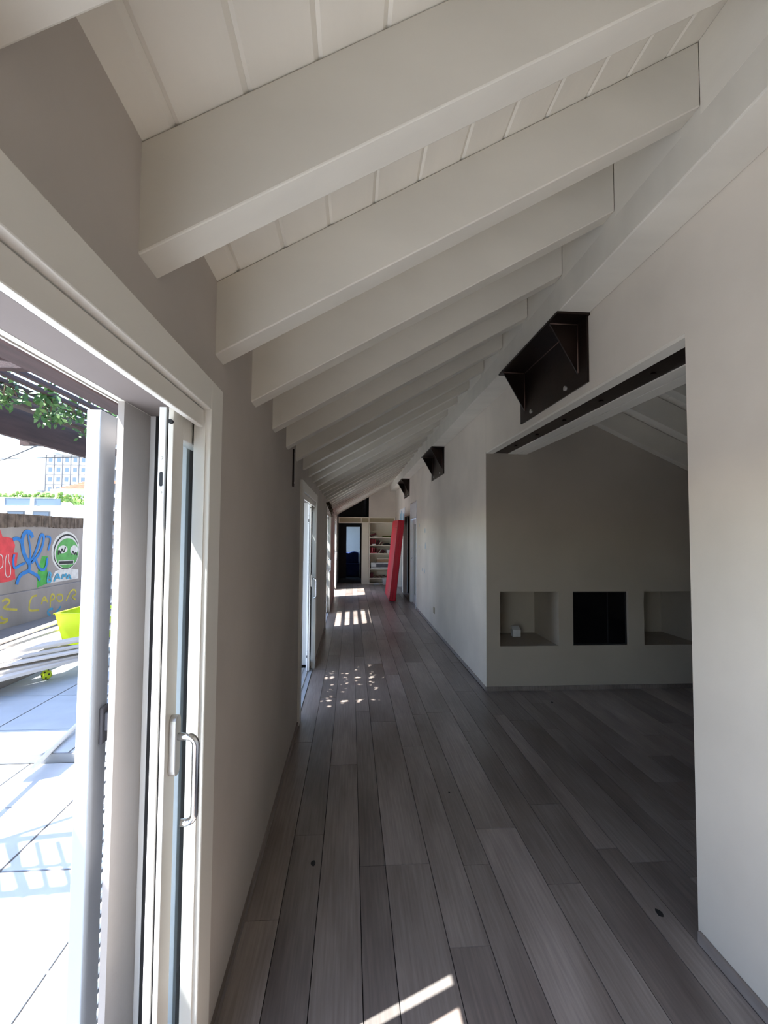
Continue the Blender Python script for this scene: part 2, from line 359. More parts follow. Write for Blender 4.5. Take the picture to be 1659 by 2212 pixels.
# ------------------------------------------------------------------ sliding doors
SPH = (('architrave',))
def make_door(name, width):
    """local frame: x = 0 at the wall face, y = 0 at the far reveal"""
    r = empty(name); d = r
    X = lambda x: x - XL
    # architrave: two uprights and a head, mitred by overlap
    bx('architrave', 'lacquer', d, X(-.445), X(-.412), 0, .116, 0, 2.045, .003)
    bx('architrave', 'lacquer', d, X(-.445), X(-.412), -width-.116, -width, 0, 2.045, .003)
    bx('architrave', 'lacquer', d, X(-.445), X(-.412), -width, 0, 1.956, 2.045, .003)
    # reveal lining with its fine joint
    bx('jamb_lining', 'lacquer', d, X(-.460), X(-.427), -.004, .02, 0, 1.956, .001)
    bx('jamb_lining', 'lacquer', d, X(-.460), X(-.412), -width-.02, -width+.004, 0, 1.956, .001)
    bx('pelmet', 'lacquer', d, X(-.447), X(-.430), -width, -.012, 1.902, 1.953, .003)
    bx('head_track', 'black', d, X(-.527), X(-.447), -width-.1, 1.3, 1.960, 1.99)
    # pocket post and outer guide
    bx('pocket_post', 'white', d, X(-.625), X(-.609), .094, .12, .02, 1.957, .002); bx('pocket_gap_dark', 'black', d, X(-.609), X(-.599), .096, .12, .02, 1.957); bx('pocket_post', 'white', d, X(-.599), X(-.512), .094, .12, .02, 1.957, .002)  # black strip puts the shade of the open pocket gap into colour
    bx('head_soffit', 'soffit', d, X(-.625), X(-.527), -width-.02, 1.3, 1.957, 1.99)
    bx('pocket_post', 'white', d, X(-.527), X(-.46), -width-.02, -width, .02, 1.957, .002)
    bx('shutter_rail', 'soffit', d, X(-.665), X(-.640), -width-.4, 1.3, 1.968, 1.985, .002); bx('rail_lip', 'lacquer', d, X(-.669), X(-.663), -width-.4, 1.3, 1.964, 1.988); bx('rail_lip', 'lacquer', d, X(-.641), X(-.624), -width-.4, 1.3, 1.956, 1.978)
    # sill with two running tracks
    s = bx('sill', 'shutter', d, X(-.68), X(-.435), -width-.02, .02, -.03, .008, .002)
    bx('track', 'satin', s, X(-.492), X(-.484), -width, .02, .008, .016); bx('track', 'satin', s, X(-.545), X(-.538), -width, .0, .008, .016)
    # the leaf, slid into the wall pocket
    DY = -.010
    lf = bx('door_leaf', 'white', d, X(-.5025), X(-.485), -.132, -.064, .02, 1.925, .0015)
    bx('leaf_lip', 'lacquer', lf, X(-.4785), X(-.4655), -.132, -.060, .02, 1.925, .0015)
    bx('leaf_core', 'black', lf, X(-.500), X(-.470), -.122, -.066, .022, 1.92)
    bx('leaf_rail', 'lacquer', lf, X(-.5025), X(-.4655), -.060, 1.20, 1.853, 1.925, .002)
    bx('leaf_rail', 'lacquer', lf, X(-.5025), X(-.4655), -.060, 1.20, .02, .10, .002)
    bx('leaf_stile', 'lacquer', lf, X(-.5025), X(-.4655), 1.20, 1.27, .02, 1.925, .002)
    bx('glass_pane', 'glass', lf, X(-.488), X(-.480), -.068, 1.21, .09, 1.86)
    # lock slots and screws in the leaf edge
    for z, h in ((1.735, .038), (.18, .03)):
        bm = bmesh.new(); n = 8
        for sgn in (1,):
            pts = [(X(-.4935)+.0042*math.cos(math.pi*k/6), z+h/2-.004+.0042*math.sin(math.pi*k/6)) for k in range(7)]
            pts += [(X(-.4935)-.0042*math.cos(math.pi*k/6), z-h/2+.004-.0042*math.sin(math.pi*k/6)) for k in range(7)]
            prism(bm, pts, 1, -.1328, -.130)
        mk('lock_slot', bm, 'black', lf)
    for z in (1.79, 1.70, 1.27, 1.20, .24):
        bm = bmesh.new(); bmesh.ops.create_cone(bm, cap_ends=True, segments=10, radius1=.0042, radius2=.003, depth=.002, matrix=Matrix.Translation((X(-.4935), -.1328, z)) @ Matrix.Rotation(math.pi/2, 4, 'X'))
        mk('screw', bm, 'satin', lf)
    bm = bmesh.new(); bmesh.ops.create_cone(bm, cap_ends=True, segments=14, radius1=.006, radius2=.006, depth=.012, matrix=Matrix.Translation((X(-.471), -.136, 1.885)) @ Matrix.Rotation(math.pi/2, 4, 'X'))
    mk('rubber_stop', bm, 'black', lf)
    lf.location = (0, DY, 0)
    # handle: rounded plate and bent chrome bar
    bm = bmesh.new(); hy, hz, hh, hw = -.100, 1.040, .078, .018
    pts = [(hy + hw*math.cos(a), hz + hh-hw + hw*math.sin(a)) for a in [math.pi*k/8 for k in range(9)]] + [(hy - hw*math.cos(a), hz - hh+hw - hw*math.sin(a)) for a in [math.pi*k/8 for k in range(9)]]
    prism(bm, pts, 0, X(-.4655), X(-.4475)); hd = mk('handle_plate', bm, 'satin', d, .002)
    x0, x1, z0, z1, rad = X(-.455), X(-.402), 1.062, .842, .022
    path = [(x0, hy, z0), (x1-rad, hy, z0)]
    path += [(x1-rad+rad*math.sin(a), hy, z0-rad+rad*math.cos(a)) for a in [math.pi/2*k/6 for k in range(1, 7)]]
    path += [(x1-rad+rad*math.cos(a), hy, z1+rad-rad*math.sin(a)) for a in [math.pi/2*k/6 for k in range(0, 7)]]
    path += [(X(-.436), hy, z1)]
    tb('handle_bar', 'chrome', hd, path, .0095, 14)
    return r
d1 = make_door('door_1', DOORS[0][1]-DOORS[0][0]); d1.location = (XL, DOORS[0][1], 0)
tag(d1, 'nearest white sliding glass door, open, with chrome pull handle', None, None, 'structure')
d2 = make_door('door_2', 1.50)
for i, (a, b) in enumerate(DOORS[1:]):
    o = d2 if i == 0 else copy_tree(d2)
    o.name = 'door_%d' % (i+2); o.location = (XL, b, 0)
    tag(o, ['second white sliding glass door, halfway down the taupe wall', 'third sliding glass door down the taupe wall', 'farthest sliding glass door beside the cream cabinet'][i], None, None, 'structure')

def make_shutter(loc, label):
    r = empty('louvred_shutter', loc); tag(r, label, 'shutter', 'louvred shutters slid outside the sliding doors')
    x0, x1 = -.038, 0.0
    st = bx('stile', 'shutter', r, x0, x1, 0, .084, .0, 1.90, .003); bx('stile', 'shutter', r, x0, x1, .90, .984, .0, 1.90, .003)
    bx('rail', 'shutter', r, x0, x1, .084, .90, 1.82, 1.90, .002); bx('rail', 'shutter', r, x0, x1, .084, .90, 0, .09, .002)
    s0 = None
    for k in range(42):
        z = .115 + .0405*k
        if s0 is None:
            bm = bmesh.new(); prism(bm, [(-.036, -.012), (-.030, -.014), (-.004, .012), (-.010, .014)], 1, .084, .90)
            s0 = mk('slat', bm, 'shutter', r); o = s0
        else:
            o = s0.copy(); COL.objects.link(o)
        o.location = (0, 0, z)
    # bolt lock on the stile
    bm = bmesh.new(); box(bm, .0, .010, .040, .084, .985, 1.085); box(bm, .010, .022, .048, .078, 1.02, 1.07)
    lk = mk('latch_body', bm, 'grey_box', r, .004)
    bx('latch_bolt', 'chrome', lk, .008, .024, .066, .086, 1.035, 1.062, .003)
    tb('latch_lever', 'black', lk, [(.014, .074, 1.0), (.018, .082, .975), (.016, .084, .93), (.014, .079, .885)], [.007, .006, .005, .004], 8)
    return r
make_shutter((-.683, 1.300, .03), 'pale grey louvred shutter with a black latch outside the nearest door')
make_shutter((-.683, 5.475, .05), 'pale grey louvred shutter outside the second sliding door')

wf = empty('added_window', (-.54, 17.75, .2)); tag(wf, 'unseen white framed window added to light the farthest room', None, None, 'structure')  # added out of view so daylight reaches the farthest room
for y0, y1, z0, z1 in ((-.85, .85, 0, .06), (-.85, .85, 1.84, 1.9), (-.85, -.79, .06, 1.84), (.79, .85, .06, 1.84), (-.03, .03, .06, 1.84)): bx('window_frame', 'white', wf, -.03, .03, y0, y1, z0, z1)
for y0, y1 in ((-.79, -.03), (.03, .79)): bx('glass_pane', 'glass', wf, -.004, .004, y0, y1, .06, 1.84)

# ------------------------------------------------------------------ steel brackets under the ridge beam
def make_bracket(loc, length, label):
    r = empty('steel_bracket', loc); tag(r, label, 'bracket', 'dark steel brackets under the ridge beam')
    L = length
    bx('back_plate', 'steel', r, -.012, 0, 0, L, 0, .405, .001)
    bx('seat_plate', 'steel', r, -.200, 0, -.02, L-.02, .393, .408, .001)
    for y in (.11, L-.10):
        pz('gusset', 'steel', r, [(-.012, .393), (-.190, .393), (-.176, .375), (-.012, .085)], 1, y, y+.012)
        tb('weld_bead', 'weld', r, [(-.014, y-.003, .388), (-.014, y-.003, .09)], .0035, 6)
        tb('weld_bead', 'weld', r, [(-.014, y-.003, .391), (-.186, y-.003, .391)], .0035, 6)
    tb('weld_bead', 'weld', r, [(-.014, .14, .391), (-.014, L-.12, .391)], .0035, 6)
    for y in (.27, L-.24):
        bm = bmesh.new(); bmesh.ops.create_cone(bm, cap_ends=True, segments=6, radius1=.017, radius2=.015, depth=.014, matrix=Matrix.Translation((-.018, y, .045)) @ Matrix.Rotation(math.pi/2, 4, 'Y'))
        mk('bolt', bm, 'satin', r)
    return r
make_bracket((XR-.0005, 2.592, 2.494), 1.08, 'nearest and largest dark steel bracket above the wide opening')
make_bracket((XR-.0005, 6.85, 2.494), 1.05, 'dark steel bracket on the wall halfway down the corridor')
make_bracket((XR-.0005, 11.0, 2.494), 1.05, 'farthest small dark steel bracket above the poster')

# ------------------------------------------------------------------ fireplace insert and small box in the niches
fp = empty('fireplace_insert', (2.6, YN+.03, NZ0)); tag(fp, 'black glass fireplace insert in the middle niche', 'fireplace')
bx('fire_glass', 'dark_glass', fp, -.283, .283, 0, .006, .012, NZ1-NZ0-.012)
bm = bmesh.new(); W2, H2 = .2945, NZ1-NZ0-.001
for a in ((-W2, W2, .0, .014), (-W2, W2, H2-.014, H2)): box(bm, a[0], a[1], -.006, .05, a[2], a[3])
for a in ((-W2, -W2+.014), (W2-.014, W2)): box(bm, a[0], a[1], -.006, .05, .014, H2-.014)
mk('fire_frame', bm, 'black', fp); bx('glass_divider', 'black', fp, .085, .097, -.003, .0, .014, H2-.014)
bxs = empty('small_box', (1.86, YN+.46, NZ0)); tag(bxs, 'small white cardboard box standing in the left niche', 'box')
bx('box_body', 'plastic_white', bxs, -.045, .045, -.035, .035, 0, .078, .002)
pz('box_flap', 'plastic_white', bxs, [(-.035, .078), (.030, .112), (.032, .110), (-.033, .076)], 0, -.045, .045)

# ------------------------------------------------------------------ right wall doorways
d5 = empty('door_5', (XR, 10.29, 0)); tag(d5, 'white framed doorway with a narrow glazed leaf behind the red mattress', None, None, 'structure')
bx('door_casing', 'white', d5, -.012, .115, -.50, -.465, 0, 2.29, .002); bx('door_casing', 'white', d5, -.012, .115, .465, .50, 0, 2.29, .002)
bx('transom_panel', 'white', d5, .0, .04, -.465, .465, 1.93, 2.29, .002)
lf = empty('door_leaf', (0, 0, 0)); lf.parent = d5
bx('stile', 'white', lf, .05, .09, -.465, -.30, .0, 1.92, .002); bx('stile', 'white', lf, .05, .09, .30, .465, 0, 1.92, .002)
bx('rail', 'white', lf, .05, .09, -.30, .30, 0, .2, .002); bx('rail', 'white', lf, .05, .09, -.30, .30, 1.80, 1.92, .002)
bx('glass_pane', 'dark_glass', lf, .065, .075, -.30, .30, .2, 1.80)
tb('door_handle', 'chrome', lf, [(.05, .40, 1.02), (.01, .40, 1.02), (.0, .39, 1.02), (.0, .30, 1.02)], .009, 8)
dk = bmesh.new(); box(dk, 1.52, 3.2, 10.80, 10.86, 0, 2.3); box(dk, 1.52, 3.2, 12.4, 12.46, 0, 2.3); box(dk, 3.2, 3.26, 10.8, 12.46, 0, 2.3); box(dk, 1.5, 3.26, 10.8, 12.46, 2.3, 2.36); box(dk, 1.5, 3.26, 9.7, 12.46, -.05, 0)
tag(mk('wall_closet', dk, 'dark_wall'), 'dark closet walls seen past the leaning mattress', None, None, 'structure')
lr = bmesh.new(); box(lr, 1.5, 4.0, 13.9, 14.0, 0, 2.5); grid_wall(lr, 0, 4.0, 4.1, 12.46, 14.0, 0, 2.5, [(12.6, 13.8, .5, 2.2)]); box(lr, 1.5, 4.1, 12.46, 14.0, 2.5, 2.56); box(lr, 1.5, 4.1, 12.46, 14.0, -.05, 0)  # unseen window opening added to bring daylight to the corridor end
tag(mk('wall_daylit_room', lr, 'bluewhite'), 'pale walls of the small room with an added window behind the mattress', None, None, 'structure')
# poster
po = empty('poster', (XR-.002, 12.62, 1.80)); tag(po, 'white paper poster with a teal painted drawing on the far wall', 'poster')
bx('paper', 'plastic_white', po, -.004, 0, -.66, .66, 0, .46)
for pts in ([(-.5, .08), (-.42, .3), (-.35, .1), (-.25, .32), (-.15, .08)], [(-.1, .1), (0, .36), (.1, .1)], [(.15, .1), (.2, .42), (.28, .12), (.36, .34), (.44, .08)], [(-.5, .06), (0, .09), (.48, .05)]):
    ps = bmesh.new(); [box(ps, -.006, -.004, a[0]-.02, a[0]+.02, min(a[1], b[1]), max(a[1], b[1])) for a, b in zip(pts, pts[1:])]; mk('painted_stroke', ps, 'g_sky', po)
# paint marks on the right wall
mk_ = 0
for (y, z, h) in ((8.66, 1.60, .10), (8.62, 1.30, .13), (8.95, .86, .07), (8.7, .84, .09), (9.4, 1.72, .08), (9.42, 1.30, .06)):
    bm = bmesh.new(); prism(bm, [(y-.012, z), (y+.012, z+.01), (y+.018, z+h*.6), (y, z+h), (y-.016, z+h*.5)], 0, XR-.0015, XR+.001)
    o = mk('paint_mark', bm, 'g_sky', wall_r)
# socket covers
tag(bx('socket_plate', 'olive', None, XR-.008, XR, 7.62, 7.74, .27, .37, .003), 'small beige socket plate low on the corridor wall', 'socket')

# left wall fittings
st = empty('wall_strap', (XL, 3.40, 1.93)); tag(st, 'black vertical metal strap on the taupe wall under a rafter', 'strap')
bx('strap_bar', 'steel', st, 0, .012, -.018, .018, 0, .275, .002)
for z in (.03, .245):
    bm = bmesh.new(); bmesh.ops.create_cone(bm, cap_ends=True, segments=8, radius1=.008, radius2=.006, depth=.005, matrix=Matrix.Translation((.014, 0, z)) @ Matrix.Rotation(math.pi/2, 4, 'Y')); mk('screw', bm, 'satin', st)
tw = empty('twig_bunch', (XL+.03, 7.75, 2.11)); tag(tw, 'bunch of dry grey twigs hung above the third door', 'twigs')
for k in range(16):
    a = R.uniform(-.25, .25); b = R.uniform(-.12, .0); tb('twig', 'stem', tw, [(R.uniform(-.02, .04), a*.2, b*.2), (.03+R.uniform(0, .06), a*.7, b-.04), (.02+R.uniform(0, .1), a, b-.12+R.uniform(-.05, .05))], [.006, .005, .003], 5)

# ------------------------------------------------------------------ red mattress
ma = empty('mattress', (1.04, 10.80, 0)); tag(ma, 'red leatherette mattress leaning upright against the right wall', 'mattress')
tilt = math.atan2(.20, 1.86)
bm = bmesh.new(); box(bm, -.145, 0, 0, 1.38, 0, 1.90)
bmesh.ops.rotate(bm, verts=bm.verts[:], cent=(0, 0, 0), matrix=Matrix.Rotation(tilt, 3, 'Y'))
bmesh.ops.translate(bm, verts=bm.verts[:], vec=(0, 0, .145*math.sin(tilt)*0 + .002))
bd = mk('mattress_body', bm, 'red', ma, .02, segs=4)
rt = Matrix.Rotation(tilt, 3, 'Y')
def rp(x, y, z): v = rt @ Vector((x, y, z)); return (v.x, v.y, v.z+.002)
for x in (-.143, -.002):
    loop = [(x, .008, .02), (x, .008, 1.88), (x, .02, 1.896), (x, 1.36, 1.896), (x, 1.374, 1.88), (x, 1.374, .02), (x, 1.36, .006), (x, .02, .006), (x, .008, .02)]
    tb('piping', 'seam', ma, [rp(*p) for p in loop], .007, 6)
bm = bmesh.new(); prism(bm, [(-.003, 1.70), (-.003, 1.74), (.0, 1.74), (.0, 1.70)], 1, 0, .001); bm.free()
for z in (1.72, .17):
    tb('seam', 'seam', ma, [rp(-.146, .02, z), rp(-.146, 1.36, z)], .004, 6)
tb('zip', 'seam', ma, [rp(-.07, -.001, .04), rp(-.07, -.001, 1.86)], .003, 6)

# ------------------------------------------------------------------ far cabinet wall, doorway and shelves
XA, XB_ = -.40, 1.372
cabs = empty('bookcase', (0, YF, 0)); tag(cabs, 'cream built in shelving with a beige panel frieze across the corridor end', 'bookcase')
def cx(name, m, x0, x1, y0, y1, z0, z1, par=cabs, bev=.002): return bx(name, m, par, x0, x1, y0, y1, z0, z1, bev)
cx('top_rail', 'cream', XA, XB_, 0, .40, 2.06, 2.085); cx('frieze_rail', 'cream', XA, XB_, 0, .40, 1.895, 1.925)
for x in (XA, .295, .535, 1.345): cx('frieze_post', 'cream', x, x+.028, 0, .40, 1.925, 2.06)
for a, b in ((XA+.028, .295), (.323, .535), (.563, 1.345)): cx('frieze_panel', 'olive', a, b, .025, .04, 1.925, 2.06, bev=0)
cx('side_panel', 'cream', .330, .545, 0, .40, 0, 1.895); cx('upright', 'cream', .552, .582, -.03, .40, 0, 1.895); cx('upright', 'cream', 1.345, XB_, -.02, .40, 0, 1.895)
cx('back_panel', 'cream', .582, 1.345, .385, .40, 0, 1.895, bev=0)
SH = [1.462, 1.218, .960, .478, .195, .03]
for z in SH: cx('shelf', 'cream', .582, 1.345, -.02, .39, z-.028, z)
# gable wall above and partition beyond
gw = bmesh.new()
prism(gw, [(.545, 2.085), (XR+.1, 2.085), (XR+.1, 3.6), (.545, zb(.545)+.2)], 1, YF+.02, YF+.12)
tag(mk('wall_gable', gw, 'plaster'), 'beige gable wall above the shelving', None, None, 'structure')
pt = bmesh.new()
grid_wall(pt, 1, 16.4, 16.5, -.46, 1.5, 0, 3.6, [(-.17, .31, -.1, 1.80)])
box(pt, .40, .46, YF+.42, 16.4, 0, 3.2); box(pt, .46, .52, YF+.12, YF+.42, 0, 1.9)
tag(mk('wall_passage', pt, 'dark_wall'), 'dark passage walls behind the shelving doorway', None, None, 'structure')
fr_ = bmesh.new(); box(fr_, -.64, 1.6, 18.8, 18.9, 0, 3.9); box(fr_, 1.5, 1.6, 14.6, 18.9, 0, 3.7); box(fr_, -.46, 1.6, 16.5, 18.9, 2.5, 2.56)
tag(mk('wall_far', fr_, 'bluewhite'), 'pale blue grey wall of the farthest room', None, None, 'structure')
so = empty('daybed', (.10, 17.3, 0)); tag(so, 'daybed under a navy blue cover seen through the far doorway', 'bed')
bx('bed_base', 'blue_cloth', so, -.40, .20, -.35, .45, 0, .48, .02)
bm = bmesh.new(); prism(bm, [(-.38, .48), (.18, .48), (.18, .86), (.0, .90), (-.2, .84), (-.38, .88)], 1, -.30, .42); mk('bed_cover', bm, 'blue_cloth', so, .03)
bx('bed_rail', 'plastic_white', so, .205, .235, -.36, .46, .0, .95, .004)

# things on the shelves
def book(x, z, wd, h, m, lean=0.0, y=YF+.06, dep=.22, label='', cat='book', group=None, name='book'):
    o = empty(name, (x, y, z)); o.rotation_euler = (0, lean, 0)
    pg = bx('pages', 'cream', o, .004, max(.006, wd-.004), .004, dep-.006, .004, h-.004)
    bm = bmesh.new(); box(bm, 0, .003, 0, dep, 0, h); box(bm, wd-.003, wd, 0, dep, 0, h); box(bm, 0, wd, 0, .003, 0, h); mk('cover', bm, m, o)
    return tag(o, label, cat, group)
G2, G3 = 'red books on the second shelf', 'red books on the third shelf'
x = .60
for k in range(5):
    wd = .030 + .006*(k % 2); book(x, SH[1], wd, .185 - .004*k, ['b_red', 'b_maroon'][k % 2], 0, label=['leftmost', 'second', 'third', 'fourth', 'fifth'][k]+' upright red book from the left on the second shelf', group=G2); x += wd + .003
for k in range(4):
    book(x+.03*k+.01, SH[1]+.002, .026, .17 - .012*k, ['b_maroon', 'b_dark', 'cream', 'b_maroon'][k], .45+.10*k, label=['first leaning maroon book after the upright red row', 'dark brown leaning book on the second shelf', 'cream leaning book on the second shelf', 'last leaning maroon book before the black sleeves'][k], group='leaning books on the second shelf')
sl = empty('sleeve_pile', (1.14, YF+.08, SH[1])); tag(sl, 'low heap of black sleeves on the second shelf', 'sleeves')
for k in range(3): bx('sleeve', 'black', sl, -.14+.02*k, .12-.03*k, 0, .22, .018*k, .018*k+.016, .004)
tg = empty('white_card', (.72, YF+.0, SH[1])); tag(tg, 'small white card box in front of the second shelf books', 'box'); bx('card_body', 'plastic_white', tg, -.06, .06, 0, .05, 0, .032, .008)
x = .60
for k in range(4):
    wd = .036; book(x, SH[2], wd, .18 - .006*k, ['b_red', 'b_pink', 'b_red', 'b_maroon'][k], .12*k*.6, label=['leftmost', 'second', 'third', 'fourth'][k]+' red book from the left on the third shelf', group=G3); x += wd + .004 + .006*k
for k in range(5):
    book(x+.045*k+.01, SH[2]+.002, .026, .155 - .008*k, ['b_maroon', 'cream', 'b_maroon', 'b_dark', 'b_maroon'][k], .55+.05*k, label=['first tilted maroon book beside the red row', 'cream tilted book on the third shelf', 'second tilted maroon book on the third shelf', 'dark tilted book on the third shelf', 'tilted maroon book next to the white carton'][k], group='tilted books on the third shelf')
ob_ = empty('pink_folder', (.70, YF+.0, SH[2])); tag(ob_, 'pink folder lying flat at the front of the third shelf', 'folder'); bx('folder_cover', 'b_pink', ob_, -.09, .10, 0, .05, 0, .03, .004); bx('folder_label', 'plastic_white', ob_, .06, .09, -.001, 0, .008, .022)
ct = empty('white_carton', (1.20, YF+.02, SH[2])); tag(ct, 'white carton on the third shelf beside the mattress', 'box'); bx('carton_body', 'plastic_white', ct, -.09, .12, 0, .2, 0, .10, .004); bx('carton_lid', 'plastic_white', ct, -.093, .123, -.003, .203, .092, .108, .002)
fo = empty('binder', (.62, YF+.06, SH[0])); tag(fo, 'maroon binder lying tilted on the top shelf', 'binder')
o = bx('binder_cover', 'b_maroon', fo, 0, .19, 0, .2, .03, .075, .004); o.rotation_euler = (0, -.35, 0); o = bx('binder_pages', 'b_dark', fo, .0, .18, -.002, .2, .01, .03, .003); o.rotation_euler = (0, -.35, 0)
sh = empty('paper_sheet', (.76, YF+.05, SH[0])); tag(sh, 'cream papers lying beside the maroon binder on the top shelf', 'papers'); bx('sheet', 'cream', sh, -.1, .12, 0, .2, 0, .012); bx('sheet', 'plastic_white', sh, -.06, .09, .02, .2, .012, .026)
gn = empty('green_mat', (1.12, YF+.05, SH[0])); tag(gn, 'folded olive green cloth flat on the top shelf', 'cloth'); bx('fold', 'b_green', gn, -.15, .16, 0, .22, 0, .022, .008); bx('fold', 'b_green', gn, -.13, .15, .01, .22, .022, .042, .008)
cbx = empty('cardboard_box', (1.06, YF+.12, SH[3]+.19)); tag(cbx, 'flat brown cardboard box on top of the printer tray', 'box'); bx('box_body', 'card', cbx, -.26, .24, 0, .22, 0, .085, .003); bx('box_lid', 'cream', cbx, -.25, .24, -.004, .224, .105, .125, .002); bx('box_side', 'card', cbx, -.24, .23, .004, .22, .085, .105)
pr = empty('printer', (.98, YF+.02, SH[3]+.05)); tag(pr, 'white desktop printer with a dark slot on the fourth shelf', 'printer')
bx('printer_cover', 'plastic_white', pr, -.2, .3, .03, .3, .105, .14, .004); bx('printer_slot', 'grey_box', pr, -.19, .3, .03, .3, .02, .105, .003); bx('printer_side', 'plastic_white', pr, -.36, -.19, 0, .3, 0, .14, .03); bx('printer_tray', 'grey_box', pr, -.19, .3, .0, .28, .0, .02)
ts = empty('paper_ream', (1.00, YF+.0, SH[3])); tag(ts, 'stack of white paper under the printer', 'papers'); bx('sheet_stack', 'plastic_white', ts, -.36, .3, 0, .3, 0, .046, .004); bx('wrapper', 'plastic_white', ts, -.38, -.30, -.02, .2, 0, .03, .01)
for k in range(9):
    lp = empty('wood_offcut', (.70+.06*k, YF+.07+.02*(k % 3), SH[4]+.03+.02*(k % 2)));
    b_ = bx('offcut_block', ['wood_scrap', 'tan_scrap', 'b_dark'][k % 3], lp, -.06, .07, 0, .05, -.014, .014, .002); lp.rotation_euler = (0, R.uniform(-.6, .6), R.uniform(-.3, .3)); bx('bark_strip', 'b_dark', lp, -.06, .07, -.003, 0, -.010, .010)
    tag(lp, ['leftmost', 'second', 'third', 'fourth', 'fifth', 'sixth', 'seventh', 'eighth', 'ninth'][k]+' wood offcut from the left on the fifth shelf', 'wood', 'wood offcuts on the fifth shelf')
for k in range(3):
    book(.60+.03*k, SH[4], .026, .16, 'b_maroon', .1, label=['leftmost', 'middle', 'rightmost'][k]+' maroon book standing left of the wood offcuts', group='maroon books on the fifth shelf')
bk = empty('white_bucket', (1.08, YF-.12, 0)); tag(bk, 'white plastic bucket on the floor beside the mattress foot', 'bucket')
bm = bmesh.new(); tube(bm, [(0, 0, 0), (0, 0, .20)], [.09, .12], 16, False); bm.faces.new([v for v in bm.verts if v.co.z < .001][::-1]); mk('bucket_wall', bm, 'plastic_white', bk, 0, True)
tb('bucket_rim', 'plastic_white', bk, [(.122*math.cos(a), .122*math.sin(a), .20) for a in [2*math.pi*k/20 for k in range(21)]], .008, 6)
rg = empty('floor_rag', (.80, YF-.10, 0)); tag(rg, 'crumpled pale cloth on the floor at the foot of the shelving', 'cloth')
bm = bmesh.new(); prism(bm, [(-.10, .0), (.10, .0), (.08, .025), (.03, .045), (-.03, .03), (-.08, .04)], 1, -.05, .05); mk('rag_fold', bm, 'plastic_white', rg, .012)

# ------------------------------------------------------------------ terrace
TZ, TZ2 = -.03, .032
ta = bx('terrace_near', 'grout', None, -6, -.62, -6, 3.49, -.35, TZ-.006); tag(ta, 'sunlit pale stone terrace outside the open door', None, None, 'structure')
tbk = bx('terrace_far', 'grout', None, -6, -.62, 3.49, 20, -.35, TZ2-.006); tag(tbk, 'shaded raised part of the stone terrace', None, None, 'structure')
bx('step_riser', 'step', tbk, -6, -.64, 3.478, 3.492, TZ, TZ2)
xs = [-.64, -1.10, -1.66, -2.22, -2.78, -3.34, -3.9, -4.46, -5.0]
ys = [3.478 - .5355*k for k in range(13)]
for a, b in zip(xs, xs[1:]):
    for c, d in zip(ys, ys[1:]): unit('tile', 'terrace', ta, b+.007, a-.007, d+.007, c-.007, TZ-.006, TZ)
xs2 = [-.64, -1.20, -1.98, -2.78, -3.45]
ys2 = [3.492, 3.90, 4.69] + [4.69+.79*k for k in range(1, 18)]
for a, b in zip(xs2, xs2[1:]):
    for c, d in zip(ys2, ys2[1:]): unit('tile', 'terrace', tbk, b+.007, a-.007, c+.007, d-.007, TZ2-.006, TZ2)
kb = bx('planter_kerb', 'kerb', None, -4.955, -3.45, 3.62, 15, TZ2-.01, .185, .01); tag(kb, 'low grey concrete kerb bench along the graffiti wall', 'kerb')

# graffiti wall
gwl = empty('graffiti_wall', (-5.1, 8, 0)); tag(gwl, 'grey concrete terrace wall sprayed with colourful graffiti', 'wall')
def gw_box(name, m, x0, x1, y0, y1, z0, z1, bev=0): return bx(name, m, gwl, x0+5.1, x1+5.1, y0-8, y1-8, z0, z1, bev)
gw_box('upper_wall', 'concrete', -5.25, -5.0, -6, 16, .66, 1.66); gw_box('lower_wall', 'concrete', -5.25, -4.965, -6, 16, -.35, .668, .012)
bm = bmesh.new(); n = 420
for k in range(n):
    y0 = -6 + 22*k/n; y1 = -6 + 22*(k+1)/n
    box(bm, -5.27+5.1, -4.98+5.1+R.uniform(-.008, .012), y0-8, y1-8, 1.655-.010*math.sin(k*.21)-R.uniform(0, .012), 1.838+.006*math.sin(k*.13)+R.uniform(-.006, .004))
cop = mk('coping', bm, 'coping', gwl); cop['kind'] = 'stuff'
def ribbon(pts, wd, m, xp, name='graffiti_stroke', dx=0.0015):
    # flat painted stroke on the wall plane: smoothed polyline with round-ish width
    P = [Vector(p) for p in pts]
    for _ in range(2):
        if len(P) < 3: break
        q = [P[0]]
        for a, b in zip(P, P[1:]): q += [a*.75+b*.25, a*.25+b*.75]
        P = q + [P[-1]]
    bm = bmesh.new(); L = []
    for i, p in enumerate(P):
        d = (P[min(i+1, len(P)-1)] - P[max(i-1, 0)]).normalized(); nrm = Vector((-d.y, d.x))*wd/2
        L.append((bm.verts.new((xp+5.1+dx, p.x+nrm.x-8, p.y+nrm.y)), bm.verts.new((xp+5.1+dx, p.x-nrm.x-8, p.y-nrm.y))))
    for a, b in zip(L, L[1:]): bm.faces.new((a[0], b[0], b[1], a[1]))
    return mk(name, bm, m, gwl)
def patch(pts, m, xp, dx=.001, name='graffiti_patch'):
    bm = bmesh.new(); prism(bm, [(p[0]-8, p[1]) for p in pts], 0, xp+5.1, xp+5.1+dx); return mk(name, bm, m, gwl)
def ell(cy, cz, ry, rz, n=40, jit=.0): return [(cy+ry*math.cos(2*math.pi*k/n)*(1+jit*R.uniform(-1, 1)), cz+rz*math.sin(2*math.pi*k/n)*(1+jit*R.uniform(-1, 1))) for k in range(n)]
XU, XW = -5.0, -4.965
